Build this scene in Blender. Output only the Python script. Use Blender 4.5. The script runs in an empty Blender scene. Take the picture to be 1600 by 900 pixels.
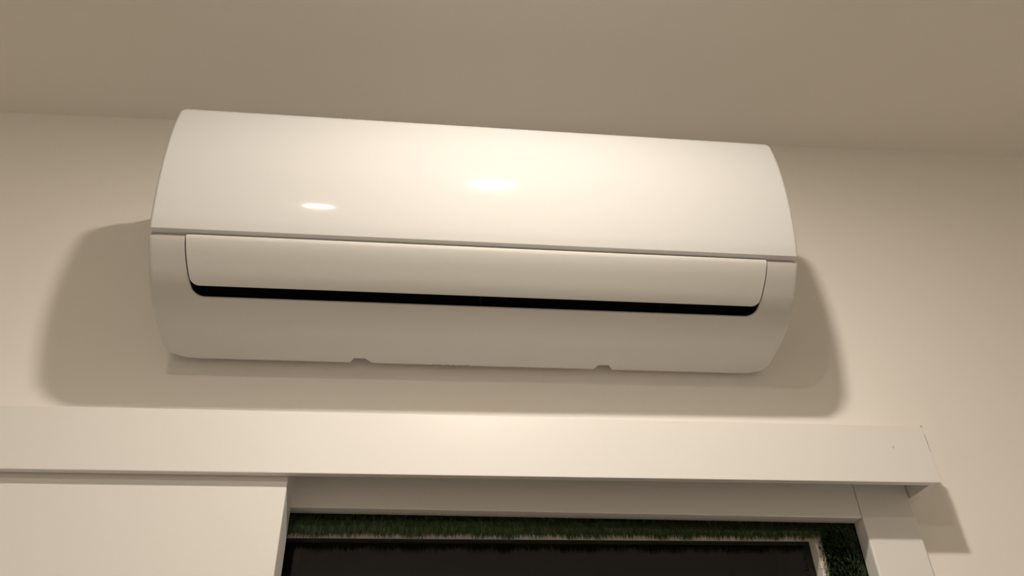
import bpy, bmesh, math, random
from mathutils import Matrix, Vector

random.seed(7)
scene = bpy.context.scene
col = scene.collection
H = 1.66                                    # eye height above the floor (all z below are relative to the eye)

# ------------------------------------------------------------------ camera
YAW, PITCH, ROLL, FPX = 0.1231, 0.6170, -0.0322, 1215.7
CAM = Vector((-0.0632, -0.9186, H))
def cam_axes(yaw, pitch, roll):
    cy, sy, cp, sp = math.cos(yaw), math.sin(yaw), math.cos(pitch), math.sin(pitch)
    f = Vector((sy*cp, cy*cp, sp)); r = Vector((cy, -sy, 0)); u = r.cross(f)
    cr, sr = math.cos(roll), math.sin(roll)
    return cr*r + sr*u, -sr*r + cr*u, f
r_, u_, f_ = cam_axes(YAW, PITCH, ROLL)
cd = bpy.data.cameras.new('camera')
cd.sensor_width = 36.0
cd.lens = FPX/1600*36.0
cd.clip_start = 0.01
cam = bpy.data.objects.new('camera', cd)
M4 = Matrix(((r_.x, u_.x, -f_.x, CAM.x), (r_.y, u_.y, -f_.y, CAM.y), (r_.z, u_.z, -f_.z, CAM.z), (0, 0, 0, 1)))
cam.matrix_world = M4
col.objects.link(cam)
scene.camera = cam

# ------------------------------------------------------------------ world, exposure, lamps' strength
w = bpy.data.worlds.new('night'); scene.world = w; w.use_nodes = True
w.node_tree.nodes['Background'].inputs[0].default_value = (0.004, 0.005, 0.008, 1)
w.node_tree.nodes['Background'].inputs[1].default_value = 1.0
scene.view_settings.view_transform = 'Standard'
scene.view_settings.look = 'None'
scene.view_settings.gamma = 1.0
scene.view_settings.use_curve_mapping = False
scene.view_settings.exposure = 2.07
LAMP_COLOR = (1.0, 0.89, 0.75)
LAMP_MAIN = 330.0
LAMP_REST = 330.0
try:
    scene.cycles.diffuse_bounces = 8
    scene.cycles.max_bounces = 14
except Exception:
    pass

# ------------------------------------------------------------------ materials
def mat(name, color, rough=0.5, spec=0.5, coat=0.0, coat_rough=0.03, noise=0.0, nscale=6.0, bump=0.0, bscale=120.0, metallic=0.0):
    m = bpy.data.materials.new(name); m.use_nodes = True
    nt = m.node_tree; b = nt.nodes['Principled BSDF']
    b.inputs['Base Color'].default_value = (*color, 1)
    b.inputs['Roughness'].default_value = rough
    b.inputs['Specular IOR Level'].default_value = spec
    b.inputs['Metallic'].default_value = metallic
    b.inputs['Coat Weight'].default_value = coat
    b.inputs['Coat Roughness'].default_value = coat_rough
    tc = nt.nodes.new('ShaderNodeTexCoord')
    if noise > 0:
        n = nt.nodes.new('ShaderNodeTexNoise'); n.inputs['Scale'].default_value = nscale; n.inputs['Detail'].default_value = 4
        nt.links.new(tc.outputs['Object'], n.inputs['Vector'])
        mx = nt.nodes.new('ShaderNodeMix'); mx.data_type = 'RGBA'
        mx.inputs[6].default_value = (*[c*(1-noise) for c in color], 1)
        mx.inputs[7].default_value = (*[min(1, c*(1+noise)) for c in color], 1)
        nt.links.new(n.outputs['Fac'], mx.inputs[0]); nt.links.new(mx.outputs[2], b.inputs['Base Color'])
    if bump > 0:
        n2 = nt.nodes.new('ShaderNodeTexNoise'); n2.inputs['Scale'].default_value = bscale; n2.inputs['Detail'].default_value = 3
        nt.links.new(tc.outputs['Object'], n2.inputs['Vector'])
        bp = nt.nodes.new('ShaderNodeBump'); bp.inputs['Strength'].default_value = bump; bp.inputs['Distance'].default_value = 0.001
        nt.links.new(n2.outputs['Fac'], bp.inputs['Height']); nt.links.new(bp.outputs['Normal'], b.inputs['Normal'])
    return m
def emit(name, color, strength):
    m = bpy.data.materials.new(name); m.use_nodes = True
    nt = m.node_tree; nt.nodes.clear()
    e = nt.nodes.new('ShaderNodeEmission'); e.inputs[0].default_value = (*color, 1); e.inputs[1].default_value = strength
    o = nt.nodes.new('ShaderNodeOutputMaterial'); nt.links.new(e.outputs[0], o.inputs[0])
    return m
M_wall = mat('wall_paint', (0.83, 0.805, 0.77), 0.75, 0.3, noise=0.012, nscale=3, bump=0.05, bscale=160)
M_ceil = mat('ceiling_paint', (0.82, 0.795, 0.76), 0.85, 0.2, noise=0.012, nscale=3, bump=0.04, bscale=160)
M_trim = mat('white_trim_paint', (0.755, 0.748, 0.738), 0.38, 0.45, noise=0.008, nscale=5)
M_panel = mat('glossy_white_plastic', (0.665, 0.668, 0.672), 0.5, 0.03, coat=0.7, coat_rough=0.07)
M_body = mat('white_plastic', (0.61, 0.59, 0.57), 0.34, 0.45, coat=0.2, coat_rough=0.07)
M_flap = mat('satin_white_plastic', (0.655, 0.652, 0.63), 0.45, 0.5)
M_dark = mat('outlet_shade_black', (0.0025, 0.0025, 0.003), 0.7, 0.08)  # shade inside the air outlet, put into the colour as near-black
M_rib = mat('dark_grey_plastic', (0.007, 0.007, 0.008), 0.6, 0.1)
M_gap = mat('dark_filler', (0.05, 0.035, 0.025), 0.9, 0.1)
M_chip = mat('chipped_edge', (0.36, 0.30, 0.23), 0.9, 0.1, noise=0.4, nscale=300)
M_glass = mat('night_glass', (0.006, 0.006, 0.006), 0.06, 0.5)
M_rim = mat('window_white', (0.80, 0.77, 0.70), 0.5, 0.4)
M_back = mat('turf_backing', (0.012, 0.018, 0.008), 0.95, 0.05)
M_floor = mat('floor_tile', (0.66, 0.62, 0.56), 0.09, 0.5, noise=0.1, nscale=4)
M_metal = mat('aluminium', (0.6, 0.6, 0.6), 0.35, 0.5, metallic=1.0)
M_lampring = mat('lamp_ring_white', (0.85, 0.84, 0.82), 0.4, 0.4)

# ------------------------------------------------------------------ helpers
def link_mesh(name, verts, faces, m, parent=None, smooth=False):
    me = bpy.data.meshes.new(name)
    me.from_pydata([tuple(v) for v in verts], [], faces)
    me.materials.append(m)
    if smooth:
        for p in me.polygons: p.use_smooth = True
    me.update()
    o = bpy.data.objects.new(name, me); col.objects.link(o)
    if parent: o.parent = parent
    return o
def bm_obj(name, bm, m, parent=None, smooth=False):
    bmesh.ops.recalc_face_normals(bm, faces=bm.faces[:])
    me = bpy.data.meshes.new(name); bm.to_mesh(me); bm.free()
    me.materials.append(m)
    if smooth:
        for p in me.polygons: p.use_smooth = True
    o = bpy.data.objects.new(name, me); col.objects.link(o)
    if parent: o.parent = parent
    return o
def box(name, x0, x1, y0, y1, z0, z1, m, parent=None, bev=0.0, seg=2, zoff=None):
    """axis-aligned box, z relative to eye height unless the parent carries it"""
    dz = H if zoff is None else zoff
    bm = bmesh.new()
    bmesh.ops.create_cube(bm, size=1.0)
    for v in bm.verts:
        v.co = Vector((x0 + (v.co.x+.5)*(x1-x0), y0 + (v.co.y+.5)*(y1-y0), z0 + (v.co.z+.5)*(z1-z0) + dz))
    if bev > 0:
        bmesh.ops.bevel(bm, geom=bm.edges[:], offset=bev, segments=seg, profile=0.5, affect='EDGES')
    return bm_obj(name, bm, m, parent)
def empty(name, loc=(0, 0, 0)):
    o = bpy.data.objects.new(name, None); o.empty_display_size = 0.05; o.location = loc; col.objects.link(o); return o
def tag(o, label, cat, group=None, kind=None):
    o['label'] = label; o['category'] = cat
    if group: o['group'] = group
    if kind: o['kind'] = kind
    return o

# ------------------------------------------------------------------ the room
X0, X1, Y0 = -1.55, 1.45, -2.3                 # room extents, wall with the air conditioner at y = 0
def zc(x): return 0.9768 + 0.0228*(x-0.05)     # ceiling height (slightly out of level)
OX0, OX1, OZ = -0.32, 0.484, 0.345             # door opening in that wall
FZ = -H
def prism(name, poly_xz, y0, y1, m, parent=None):
    n = len(poly_xz)
    v = [(x, y0, z+H) for x, z in poly_xz] + [(x, y1, z+H) for x, z in poly_xz]
    f = [tuple(range(n)), tuple(range(2*n-1, n-1, -1))] + [(i, i+n, (i+1) % n + n, (i+1) % n) for i in range(n)]
    bm = bmesh.new()
    bv = [bm.verts.new(p) for p in v]
    for q in f: bm.faces.new([bv[i] for i in q])
    return bm_obj(name, bm, m, parent)
wb = prism('wall_back', [(X0, FZ), (OX0, FZ), (OX0, OZ), (OX1, OZ), (OX1, FZ), (X1, FZ), (X1, zc(X1)), (X0, zc(X0))], 0.0, 0.12, M_wall)
tag(wb, 'warm white painted wall carrying the air conditioner above the doorway', 'wall', kind='structure')
tag(prism('wall_front', [(X0, FZ), (X1, FZ), (X1, zc(X1)), (X0, zc(X0))], Y0-0.1, Y0, M_wall), 'plain white wall behind the viewer, opposite the doorway', 'wall', kind='structure')
tag(prism('wall_left', [(X0-0.1, FZ), (X0, FZ), (X0, zc(X0)), (X0-0.1, zc(X0-0.1))], Y0-0.1, 0.12, M_wall), 'plain white side wall left of the sliding door', 'wall', kind='structure')
tag(prism('wall_right', [(X1, FZ), (X1+0.1, FZ), (X1+0.1, zc(X1+0.1)), (X1, zc(X1))], Y0-0.1, 0.12, M_wall), 'plain white side wall right of the doorway', 'wall', kind='structure')
tag(prism('ceiling', [(X0-0.1, zc(X0-0.1)), (X1+0.1, zc(X1+0.1)), (X1+0.1, zc(X1+0.1)+0.08), (X0-0.1, zc(X0-0.1)+0.08)], Y0-0.1, 0.12, M_ceil), 'matte off-white ceiling above the air conditioner', 'ceiling', kind='structure')
fl = box('floor', X0-0.1, X1+0.1, Y0-0.1, 0.12, FZ-0.08, FZ, M_floor)
tag(fl, 'pale polished floor of the room', 'floor', kind='structure')

# ------------------------------------------------------------------ ceiling downlights
def downlight(x, y, strength, label, rad=0.028, drop=0.017):
    z = zc(x) + H
    e = empty('ceiling_downlight', (x, y, z)); tag(e, label, 'lamp', 'round ceiling downlights')
    N = 40
    sec = [(rad, -drop+.002), (rad+.001, -drop-.001), (rad+.006, -drop-.002), (rad+.011, -drop), (rad+.013, -drop+.006), (rad+.014, .0004)]
    v, f = [], []
    k = len(sec)
    for i in range(N):
        a = 2*math.pi*i/N
        for r, zz in sec: v.append((r*math.cos(a), r*math.sin(a), zz + (0.0228*r*math.cos(a) if zz > 0 else 0)))
    for i in range(N):
        for j in range(k-1):
            f.append((i*k+j, ((i+1) % N)*k+j, ((i+1) % N)*k+j+1, i*k+j+1))
    link_mesh('trim_ring', v, f, M_lampring, e, True)
    v, f = [], []
    K = 6
    for k2 in range(K):
        a = math.pi/2*k2/K; rr = rad*math.cos(a); zz = -drop-0.0042*math.sin(a)
        v += [(rr*math.cos(2*math.pi*i/N), rr*math.sin(2*math.pi*i/N), zz) for i in range(N)]
    v.append((0, 0, -drop-0.0042)); v.append((0, 0, -drop+.001))
    for k2 in range(K-1):
        for i in range(N): f.append((k2*N+i, (k2+1)*N+i, (k2+1)*N+(i+1) % N, k2*N+(i+1) % N))
    for i in range(N): f.append(((K-1)*N+i, K*N, (K-1)*N+(i+1) % N)); f.append((i, (i+1) % N, K*N+1))
    link_mesh('lens', v, f, emit('lamp_glow', LAMP_COLOR, strength), e, True)
    return e
downlight(0.052, -0.695, LAMP_MAIN, 'round ceiling downlight nearest the air conditioner, shining on its front')
downlight(-0.375, -1.385, LAMP_REST*0.42, 'round ceiling downlight farther back on the left, behind the viewer')

# ------------------------------------------------------------------ pelmet over the sliding door
D, ZT, ZB, XR = 0.0668, 0.4180, 0.3420, 0.5632
PL = -1.42
pel = tag(empty('door_pelmet', (0, 0, H)), 'long white box pelmet covering the sliding door track under the air conditioner', 'pelmet')
box('front_board', PL, XR, -D, -D+0.0098, ZB, ZT, M_trim, pel, 0.0009, 2, 0)
box('top_board', PL, XR, -D+0.0098, 0.0, ZT-0.012, ZT, M_trim, pel, 0.0004, 1, 0)
box('end_board', XR-0.0115, XR, -D+0.0098, 0.0, ZB, ZT-0.012, M_trim, pel, 0.0004, 1, 0)
box('end_board', PL, PL+0.0115, -D+0.0098, 0.0, ZB, ZT-0.012, M_trim, pel, 0.0004, 1, 0)
box('track_rail', PL+0.02, XR-0.016, -0.046, -0.022, ZT-0.028, ZT-0.0125, M_metal, pel, 0.001, 1, 0)
# worn paint on the right-hand edge of the front board
def sliver(name, pts, m, parent, y, th=0.0006):
    n = len(pts)
    v = [(x, y-th, z) for x, z in pts] + [(x, y+0.0012, z) for x, z in pts]
    f = [tuple(range(n)), tuple(range(2*n-1, n-1, -1))] + [(i, i+n, (i+1) % n+n, (i+1) % n) for i in range(n)]
    bm = bmesh.new(); bv = [bm.verts.new(p) for p in v]
    for q in f: bm.faces.new([bv[i] for i in q])
    return bm_obj(name, bm, m, parent)
sliver('paint_chip', [(XR-0.0026, ZT-0.0012), (XR-0.0004, ZT+0.0003), (XR+0.0005, ZT-0.0012), (XR-0.0006, ZT-0.0022)], M_chip, pel, -D+0.0006)
sliver('paint_chip', [(XR-0.0004, ZT-0.012), (XR+0.0003, ZT-0.012), (XR+0.0004, ZT-0.023), (XR+0.0001, ZT-0.035), (XR-0.0002, ZT-0.030), (XR-0.0008, ZT-0.021)], M_chip, pel, -D+0.0006, 0.0004)
sliver('paint_chip', [(0.515, 0.3895), (0.5157, 0.389), (0.5156, 0.386), (0.515, 0.3855)], M_chip, pel, -D, 0.0003)

# ------------------------------------------------------------------ sliding door
dr = box('door_1', -1.30, -0.2187, -0.0545, -0.0095, FZ+0.008, ZT-0.03, M_trim, None, 0.0012, 2)
tag(dr, 'plain white sliding door leaf hanging at the left below the pelmet', 'door', kind='structure')

# ------------------------------------------------------------------ door frame: head and jambs
YJ = -0.013
def quadbox(name, pts_front, y0, y1, m, bev):
    n = 4
    bm = bmesh.new()
    vs = [bm.verts.new((x, y0, z+H)) for x, z in pts_front] + [bm.verts.new((x, y1, z+H)) for x, z in pts_front]
    for q in [(0, 1, 2, 3), (7, 6, 5, 4)] + [(i, i+4, (i+1) % 4+4, (i+1) % 4) for i in range(4)]:
        bm.faces.new([vs[i] for i in q])
    bmesh.ops.recalc_face_normals(bm, faces=bm.faces[:])
    bmesh.ops.bevel(bm, geom=bm.edges[:], offset=bev, segments=2, profile=0.5, affect='EDGES')
    return bm_obj(name, bm, m)
hd = quadbox('trim_1', [(-0.395, 0.3238), (0.4792, 0.3160), (0.4792, 0.402), (-0.395, 0.402)], YJ, 0.0075, M_trim, 0.0010)
tag(hd, 'white head board of the door frame in the shade of the pelmet', 'trim', kind='structure')
jr = quadbox('trim_2', [(0.4802, FZ), (0.5512, FZ), (0.5512, 0.402), (0.4802, 0.402)], YJ, 0.0120, M_trim, 0.0022)
tag(jr, 'white upright door jamb at the right end of the doorway', 'trim', kind='structure')
jl = quadbox('trim_3', [(-0.395, FZ), (-0.325, FZ), (-0.325, 0.3225), (-0.395, 0.3225)], -0.0085, 0.0120, M_trim, 0.0010)
tag(jl, 'white upright door jamb hidden behind the sliding door leaf', 'trim', kind='structure')

# ------------------------------------------------------------------ turf panel with a window behind the doorway
WX0, WX1, WZ1, WZ0 = -0.27, 0.4200, 0.2975, -0.75      # clear opening of the window
RW = 0.009
GY = 0.0145                                              # turf backing plane
tp = tag(empty('artificial_grass_panel', (0, GY, 0)), 'dark green artificial grass panel filling the doorway around the dark window', 'grass panel')
def gbox(name, x0, x1, z0, z1): return box(name, x0, x1, 0.0, 0.02, z0, z1, M_back, tp, 0, 1, H)
gbox('backing', OX0+0.001, OX1-0.001, WZ1+RW, OZ-0.001)
gbox('backing', WX1+RW, OX1-0.001, FZ+0.001, WZ1+RW)
gbox('backing', OX0+0.001, WX0-RW, FZ+0.001, WZ1+RW)
gbox('backing', WX0-RW, WX1+RW, FZ+0.001, WZ0-RW)
def grass_mat():
    m = bpy.data.materials.new('turf_blades'); m.use_nodes = True
    nt = m.node_tree; b = nt.nodes['Principled BSDF']
    g = nt.nodes.new('ShaderNodeNewGeometry')
    rp = nt.nodes.new('ShaderNodeValToRGB')
    rp.color_ramp.elements[0].color = (0.013, 0.027, 0.007, 1)
    rp.color_ramp.elements[1].color = (0.085, 0.125, 0.050, 1)
    el = rp.color_ramp.elements.new(0.6); el.color = (0.022, 0.042, 0.011, 1)
    nt.links.new(g.outputs['Random Per Island'], rp.inputs[0]); nt.links.new(rp.outputs[0], b.inputs['Base Color'])
    b.inputs['Roughness'].default_value = 0.5; b.inputs['Specular IOR Level'].default_value = 0.25
    return m
def blades():
    v, f = [], []
    rnd = random.random
    def blade(x, z, ln, hang=0.0):
        # lean: slow varying direction, always drooping a little
        lean = 0.9*math.sin(x*9.0+1.0) + 0.5*math.sin(x*31+z*40) + random.uniform(-.7, .7)
        dx, dy, dz = 0.55*lean*0.6, -1.0*random.uniform(.45, 1.0), -0.35-hang+random.uniform(-.45, .35)
        n = math.sqrt(dx*dx+dy*dy+dz*dz); dx, dy, dz = dx/n*ln, dy/n*ln, dz/n*ln
        wd = random.uniform(.0005, .0009); a = random.uniform(0, math.pi)
        wx, wz = math.cos(a)*wd, math.sin(a)*wd
        i = len(v)
        mx, my, mz = x+dx*.55, dy*.62, z+dz*.4
        v.extend([(x-wx, 0, z-wz+H), (x+wx, 0, z+wz+H), (mx+wx*.8, my, mz+wz*.8+H), (mx-wx*.8, my, mz-wz*.8+H), (x+dx, dy, z+dz+H)])
        f.extend([(i, i+1, i+2, i+3), (i+3, i+2, i+4)])
    def fringe(x, z, drop, side=0.0):
        # starts behind the frame, arches out over its front and hangs down
        lean = 0.5*math.sin(x*9.0+1.0) + random.uniform(-.8, .8)
        wd = random.uniform(.0005, .0009)
        path = [(x, 0.0, z), (x+.001*lean-side*.3, -.0105, z+.0025), (x+.003*lean-side*.7, -.0145-random.uniform(0, .004), z-drop*.35), (x+.005*lean-side, -.0145-random.uniform(0, .005), z-drop)]
        i = len(v)
        for k, (a, b, c) in enumerate(path[:3]):
            q = wd*(1-.15*k); a2 = 0 if side == 0 else q; b2 = q if side == 0 else 0
            v.extend([(a-b2, b, c-a2+H), (a+b2, b, c+a2+H)])
        v.append((path[3][0], path[3][1], path[3][2]+H))
        f.extend([(i, i+1, i+3, i+2), (i+2, i+3, i+5, i+4), (i+4, i+5, i+6)])
    def fill(x0, x1, z0, z1, dens):
        for _ in range(int((x1-x0)*(z1-z0)*dens)):
            blade(random.uniform(x0, x1), random.uniform(z0, z1), random.uniform(.013, .024))
    fill(-0.30, 0.482, WZ1+RW-.001, 0.340, 520000)
    fill(WX1+RW-.001, 0.482, -0.25, WZ1+RW, 520000)
    fill(WX1+RW, 0.482, -1.60, -0.25, 60000)
    fill(OX0+.004, WX0-RW, -0.25, WZ1+RW, 60000)
    # fringe hanging over the window frame
    for _ in range(6500):
        x = random.uniform(-0.28, WX1+0.004)
        fringe(x, WZ1+RW+random.uniform(.0005, .005), random.uniform(.0125, .0205)+.0012*math.sin(x*60)+.0012*math.sin(x*171+2))
    for _ in range(330):
        z = random.uniform(-0.2, WZ1+.008); x = WX1+RW+random.uniform(.0005, .006)
        fringe(x, z, random.uniform(-.002, .006), random.uniform(-.001, .0045))
    def tidy(q):
        # the pile lies down where it is tucked behind the head board and the jamb
        x, y, z = q
        x = min(x, .4796); hz = H + .3238 - .00892*(x+.395) - .0004
        y = max(y, -.0035 - .55*max(0, .4796-x))
        y = max(y, -.0055 - .75*max(0, hz-z))
        return (x, y, z)
    return [tidy(q) for q in v], f
bv_, bf_ = blades()
pile = link_mesh('pile', bv_, bf_, grass_mat(), tp)
pile['kind'] = 'stuff'
wn = tag(empty('window_1', (0, 0, H)), 'dark night window in a slim white frame set into the grass panel', 'window', kind='structure')
FY0, FY1 = 0.006, 0.040
box('frame_head', WX0-RW, WX1+RW, FY0, FY1, WZ1, WZ1+RW, M_rim, wn, 0.0006, 1, 0)
box('frame_sill', WX0-RW, WX1+RW, FY0, FY1, WZ0-RW, WZ0, M_rim, wn, 0.0006, 1, 0)
box('frame_upright', WX1, WX1+RW, FY0, FY1, WZ0, WZ1, M_rim, wn, 0.0006, 1, 0)
box('frame_upright', WX0-RW, WX0, FY0, FY1, WZ0, WZ1, M_rim, wn, 0.0006, 1, 0)
box('pane', WX0, WX1, 0.0225, 0.0285, WZ0, WZ1, M_glass, wn, 0, 1, 0)

# ------------------------------------------------------------------ air conditioner
W2 = 0.400
def catmull(pts, n=10):
    out = []
    P = [Vector(p) for p in pts]; P = [2*P[0]-P[1]] + P + [2*P[-1]-P[-2]]
    for i in range(1, len(P)-2):
        for k in range(n):
            t = k/n
            a, b, c, d = P[i-1], P[i], P[i+1], P[i+2]
            out.append(0.5*((2*b) + (c-a)*t + (2*a-5*b+4*c-d)*t*t + (3*b-a-3*c+d)*t**3))
    out.append(P[-2]); return out
class Prof:
    """polyline in (y, z) parametrised by arc length"""
    def __init__(s, pts):
        s.p = pts; s.a = [0.0]
        for i in range(1, len(pts)): s.a.append(s.a[-1] + (pts[i]-pts[i-1]).length)
        s.L = s.a[-1]
    def at(s, t):
        t = max(0, min(s.L, t)); i = 0
        lo, hi = 0, len(s.a)-2
        while lo < hi:
            m = (lo+hi+1)//2
            if s.a[m] <= t: lo = m
            else: hi = m-1
        i = lo
        k = (t-s.a[i])/max(1e-9, s.a[i+1]-s.a[i])
        return s.p[i].lerp(s.p[i+1], k)
    def nrm(s, t):
        d = s.at(t+.002)-s.at(t-.002); d.normalize()
        return Vector((d.y, -d.x))              # outward for a profile running top -> bottom, front at -y
    def find_y(s, y):
        for i in range(len(s.p)-1):
            if s.p[i].x <= y <= s.p[i+1].x: return s.a[i] + (s.a[i+1]-s.a[i])*(y-s.p[i].x)/max(1e-9, s.p[i+1].x-s.p[i].x)
        return s.L
panel_pts = catmull([(-.150, .7915), (-.176, .7912), (-.1842, .7892), (-.1880, .7840), (-.1900, .7760), (-.1925, .7590), (-.1948, .728), (-.1934, .6855), (-.1872, .645), (-.1795, .613), (-.1742, .598)], 8)
S_LIP = sum((panel_pts[i+1]-panel_pts[i]).length for i in range(len(panel_pts)-1))
panel_pts += [Vector((-.1740, .5976)), Vector((-.1665, .5960))]
up = Prof(panel_pts)
low_pts = catmull([(-.1635, .5945), (-.1680, .5936), (-.1694, .5915), (-.1680, .5879), (-.1625, .5799), (-.153, .5688), (-.138, .5534), (-.121, .5407), (-.104, .5327), (-.083, .5264), (-.066, .5231), (-.034, .5186), (-.012, .5159)], 10)
lo = Prof(low_pts)

def mapped(prof, x, s, r, lift=0.0, corner=False):
    p = prof.at(s); n = prof.nrm(s)
    # n must point outward (towards -y / -z side)
    ins = 0.0; dx = abs(x)-(W2-r)
    if dx > 0: ins = r - math.sqrt(max(0, r*r-dx*dx))
    q = p + n*(lift-ins)
    z = q.y
    if corner:
        rr = 0.0075; d2 = abs(x)-(W2-rr)
        if d2 > 0:
            k = min(1, max(0, (z-.745)/.045)); k = k*k*(3-2*k)
            z -= k*(rr-math.sqrt(max(0, rr*rr-d2*d2)))
    return (x, q.x, z)
def orient_test(prof):
    return prof.nrm(prof.L*.5)
ACL = Vector((0, 0.0, H))
ac = tag(empty('air_conditioner', (0.003, 0, H+0.0020)), 'white wall-mounted split air conditioner with curved glossy front panel above the pelmet', 'air conditioner')
ac.rotation_euler = (0.0, -0.0046, 0.0060)
def solid(o, th, off=-1.0):
    md = o.modifiers.new('shell', 'SOLIDIFY'); md.thickness = th; md.offset = off; md.use_even_offset = False
    return o
def xcols(a, b, r, n):
    """columns, denser in the rounding of an outer edge"""
    xs = [a+(b-a)*i/n for i in range(n+1)]
    ext = []
    for k in (0.05, .12, .22, .34, .5, .66, .82, 1.0, 1.4, 1.9, 2.4, 2.8):
        for sgn in (-1, 1):
            x = sgn*(W2-r*k)
            if a < x < b: ext.append(x)
    return sorted(set(xs+ext))
# --- upper front panel
xs = xcols(-W2, W2, 0.004, 24)
prow = [S_LIP*j/70 for j in range(71)] + [S_LIP+.00045, up.L]; ns = len(prow)-1
v = []; f = []
for x in xs:
    for j in range(ns+1): v.append(mapped(up, x, prow[j], 0.004, 0, True))
for i in range(len(xs)-1):
    for j in range(ns):
        a = i*(ns+1)+j; f.append((a, a+1, a+ns+2, a+ns+1))
def shell(name, v, f, m, th):
    bm = bmesh.new(); bv = [bm.verts.new(p) for p in v]
    for q in f: bm.faces.new([bv[i] for i in q])
    bmesh.ops.remove_doubles(bm, verts=bm.verts[:], dist=1e-5)
    bmesh.ops.recalc_face_normals(bm, faces=bm.faces[:])
    # outward = away from the wall
    s = sum(fc.normal.y*fc.calc_area() for fc in bm.faces)
    if s > 0: bmesh.ops.reverse_faces(bm, faces=bm.faces[:])
    me = bpy.data.meshes.new(name); bm.to_mesh(me); bm.free(); me.materials.append(m)
    for p in me.polygons: p.use_smooth = True
    o = bpy.data.objects.new(name, me); col.objects.link(o); o.parent = ac
    md = o.modifiers.new('shell', 'SOLIDIFY'); md.thickness = th; md.offset = -1.0
    es = o.modifiers.new('sharp', 'EDGE_SPLIT'); es.split_angle = math.radians(21)
    return o
fp = shell('front_panel', v, f, M_panel, 0.003)
fp['label'] = 'glossy curved front panel'

# --- lower housing with the air outlet and the bottom notches
s_top = 0.0
s_fl0 = lo.find_y(-.1655) if False else 0.006
s_fb = lo.find_y(-.1305)                        # lower edge of the flap
s_he = lo.find_y(-.1178)                        # lower edge of the outlet
r_he = 0.012
def xh(s):                                      # half width of the outlet along the profile
    k = max(0, min(1, s/s_he))
    base = 0.3585 - 0.010*k**2.2
    d = s-(s_he-r_he)
    if d > 0: base -= r_he - math.sqrt(max(0, r_he**2-d*d))
    return base
XB = xh(s_he)
NOT = [(-.1690, -.1635, -.1495, -.1405), (.1560, .1612, .1755, .1820)]
def s1(x):
    s = lo.L
    d = abs(x)-(W2-0.034)
    if d > 0: s -= 0.030*(1-math.sqrt(max(0, 1-(d/0.034)**2)))*0.9
    for a, b, c, e in NOT:
        if a < x < e:
            k = (x-a)/(b-a) if x < b-1e-7 else ((e-x)/(e-c) if x > c+1e-7 else 1.0)
            s -= 0.0095*k
    return s
S_SIDE = 0.0085
rows_top = [S_SIDE+(s_he-S_SIDE)*i/30 for i in range(26)] + [s_he-r_he*(1-math.sin(math.pi/2*i/8)) for i in range(0, 9)]
rows_top = sorted(set(x for x in rows_top if x <= s_he))
NB = 22
v = []; f = []
def grid(fn, ni, nj):
    o = len(v)
    for i in range(ni):
        for j in range(nj): v.append(fn(i, j))
    for i in range(ni-1):
        for j in range(nj-1):
            a = o+i*nj+j; f.append((a, a+1, a+nj+1, a+nj))
ucols = [0, .02, .05, .09, .15, .25, .4, .6, .8, .92, 1.0]
def rl(x): return 0.004
for sg in (-1, 1):
    def fn_top(i, j, sg=sg):
        s = rows_top[j]; h = xh(s)
        x = sg*(W2 - (W2-h)*ucols[i]); return mapped(lo, x, s, 0.004)
    grid(fn_top, len(ucols), len(rows_top))
    def fn_bot(i, j, sg=sg):
        x = sg*(W2 - (W2-XB)*ucols[i]); s = s_he + (s1(x)-s_he)*j/NB; return mapped(lo, x, s, 0.004)
    grid(fn_bot, len(ucols), NB+1)
mids = sorted(set([-XB + 2*XB*i/30 for i in range(31)] + [q for n in NOT for q in n]))
grid(lambda i, j: mapped(lo, mids[i], s_he + (s1(mids[i])-s_he)*j/NB, 0.004), len(mids), NB+1)
shell('lower_housing', v, f, M_body, 0.0028)

# --- horizontal louver flap
ft0 = 0.0046
v = []; f = []
nfr = 26; rf = 0.009
srows = sorted(set([ft0 + (s_fb-ft0)*i/nfr for i in range(nfr-4)] + [s_fb-rf*(1-math.sin(math.pi/2*i/8)) for i in range(9)]))
def xf(s):
    h = xh(min(s, s_he-r_he)) - 0.0016
    d = s-(s_fb-rf)
    if d > 0: h -= rf - math.sqrt(max(0, rf*rf-d*d))
    return h
nu = 30
o0 = 0
for i in range(nu+1):
    for s in srows:
        v.append(mapped(lo, -xf(s)+2*xf(s)*i/nu, s, 0.004, 0.0006))
nj = len(srows)
for i in range(nu):
    for j in range(nj-1):
        a = i*nj+j; f.append((a, a+1, a+nj+1, a+nj))
shell('louver_flap', v, f, M_flap, 0.0045)

# --- dark air outlet behind the flap, its ribs, the back housing and the cheeks
def extrude_poly(name, poly, x0, x1, m, parent=ac, closed=True):
    n = len(poly)
    v = [(x0, y, z) for y, z in poly] + [(x1, y, z) for y, z in poly]
    bm = bmesh.new(); bv = [bm.verts.new(p) for p in v]
    bm.faces.new(bv[:n]); bm.faces.new(bv[n:][::-1])
    for i in range(n): bm.faces.new([bv[i], bv[i+n], bv[(i+1) % n+n], bv[(i+1) % n]])
    return bm_obj(name, bm, m, parent)
def lp(s, d):                                    # point inside the housing skin
    p = lo.at(s) - lo.nrm(s)*d; return (p.x, p.y)
ol = [lp(0.004, .0075), (-.140, .594), (-.112, .588), (-.086, .566), (-.082, .545), lp(s_he+.016, .0040), lp(s_he+.002, .0034), (-.106, .552), (-.120, .566), (-.145, .582)]
extrude_poly('air_outlet', ol, -0.372, 0.372, M_dark)
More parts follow.
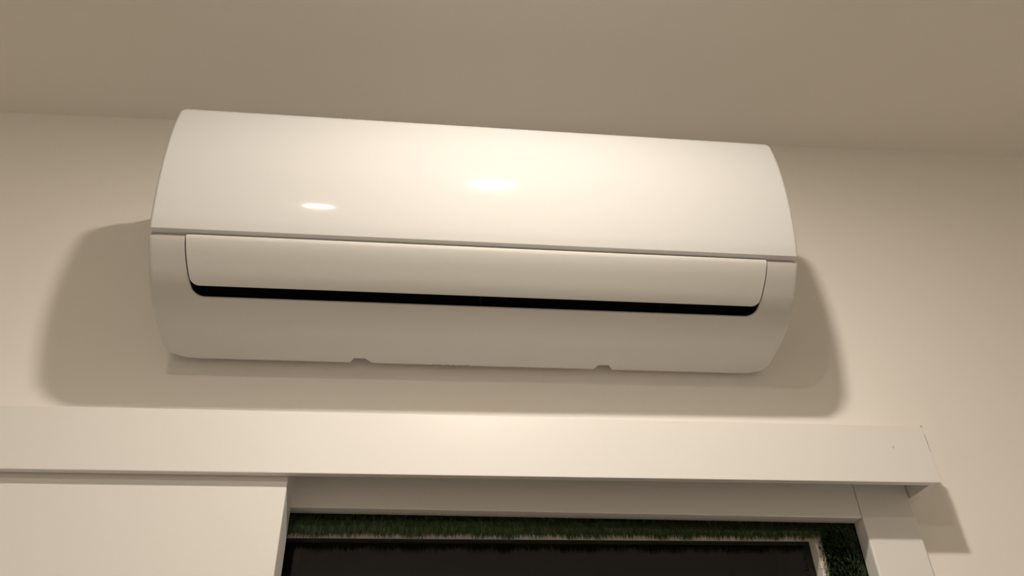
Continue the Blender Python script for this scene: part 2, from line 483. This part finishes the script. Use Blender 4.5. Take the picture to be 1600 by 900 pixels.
# black inner skin right behind the gap so that the slot reads dark
def liner(name, s0, sA, d, m, x0, x1, th):
    ss = [s0+(sA-s0)*i/10 for i in range(11)]
    poly = [lp(s, d) for s in ss] + [lp(s, d+th) for s in ss[::-1]]
    return extrude_poly(name, poly, x0, x1, m)
for xx in (-0.005, 0.226):
    liner('outlet_rib', 0.010, s_he+0.001, 0.0062, M_rib, xx-.0009, xx+.0009, 0.012)
rear = [(-.006, .7885), (-.150, .7885), (-.165, .780), (-.175, .755), (-.175, .66), (-.160, .6045), (-.100, .595), (-.075, .566), (-.072, .540), (-.026, .5315), (-.006, .5315)]
extrude_poly('rear_housing', rear, -0.392, 0.392, M_body)
cheek_front = [Vector(p) for p in up.p]
for sg in (-1, 1):
    poly = []
    for i in range(0, 41):
        s = S_LIP*i/40; q = mapped(up, sg*W2, s, 0.004, 0, True); poly.append((q[1], q[2]))
    poly += [(-.1655, .5985), (-.1620, .5975), (-.1620, .5905)]
    for i in range(0, 60):
        s = S_SIDE + (s1(sg*W2)-S_SIDE)*i/59; q = mapped(lo, sg*W2, s, 0.004); poly.append((q[1], q[2]))
    poly += [(-.006, poly[-1][1]+.004), (-.006, .787)]
    xa = sg*(W2-.0002); xb = sg*(W2-.0045)
    extrude_poly('side_cheek', poly, xa, xb, M_body)
# filler behind the seam between panel and housing
extrude_poly('seam_strip', [(-.1650, .6025), (-.1650, .5945), (-.1632, .5900), (-.1560, .5900), (-.1560, .6025)], -0.3945, 0.3945, M_body)
# scuffed moulding flash on the bottom edge
for (xa, xb, zz) in ((-.062, -.050, .0004), (-.045, -.039, .0007), (-.036, -.031, .0006), (-.026, -.012, .0003)):
    p = lo.at(lo.L)
    bm = bmesh.new(); bmesh.ops.create_cube(bm, size=1)
    for q in bm.verts:
        q.co = Vector((xa+(q.co.x+.5)*(xb-xa), p.x-.0005+(q.co.y+.5)*.0022*(1 if q.co.x > 0 else .6), p.y-.0002-zz+(q.co.z+.5)*.0012))
    bm_obj('scuff_mark', bm, M_chip, ac)
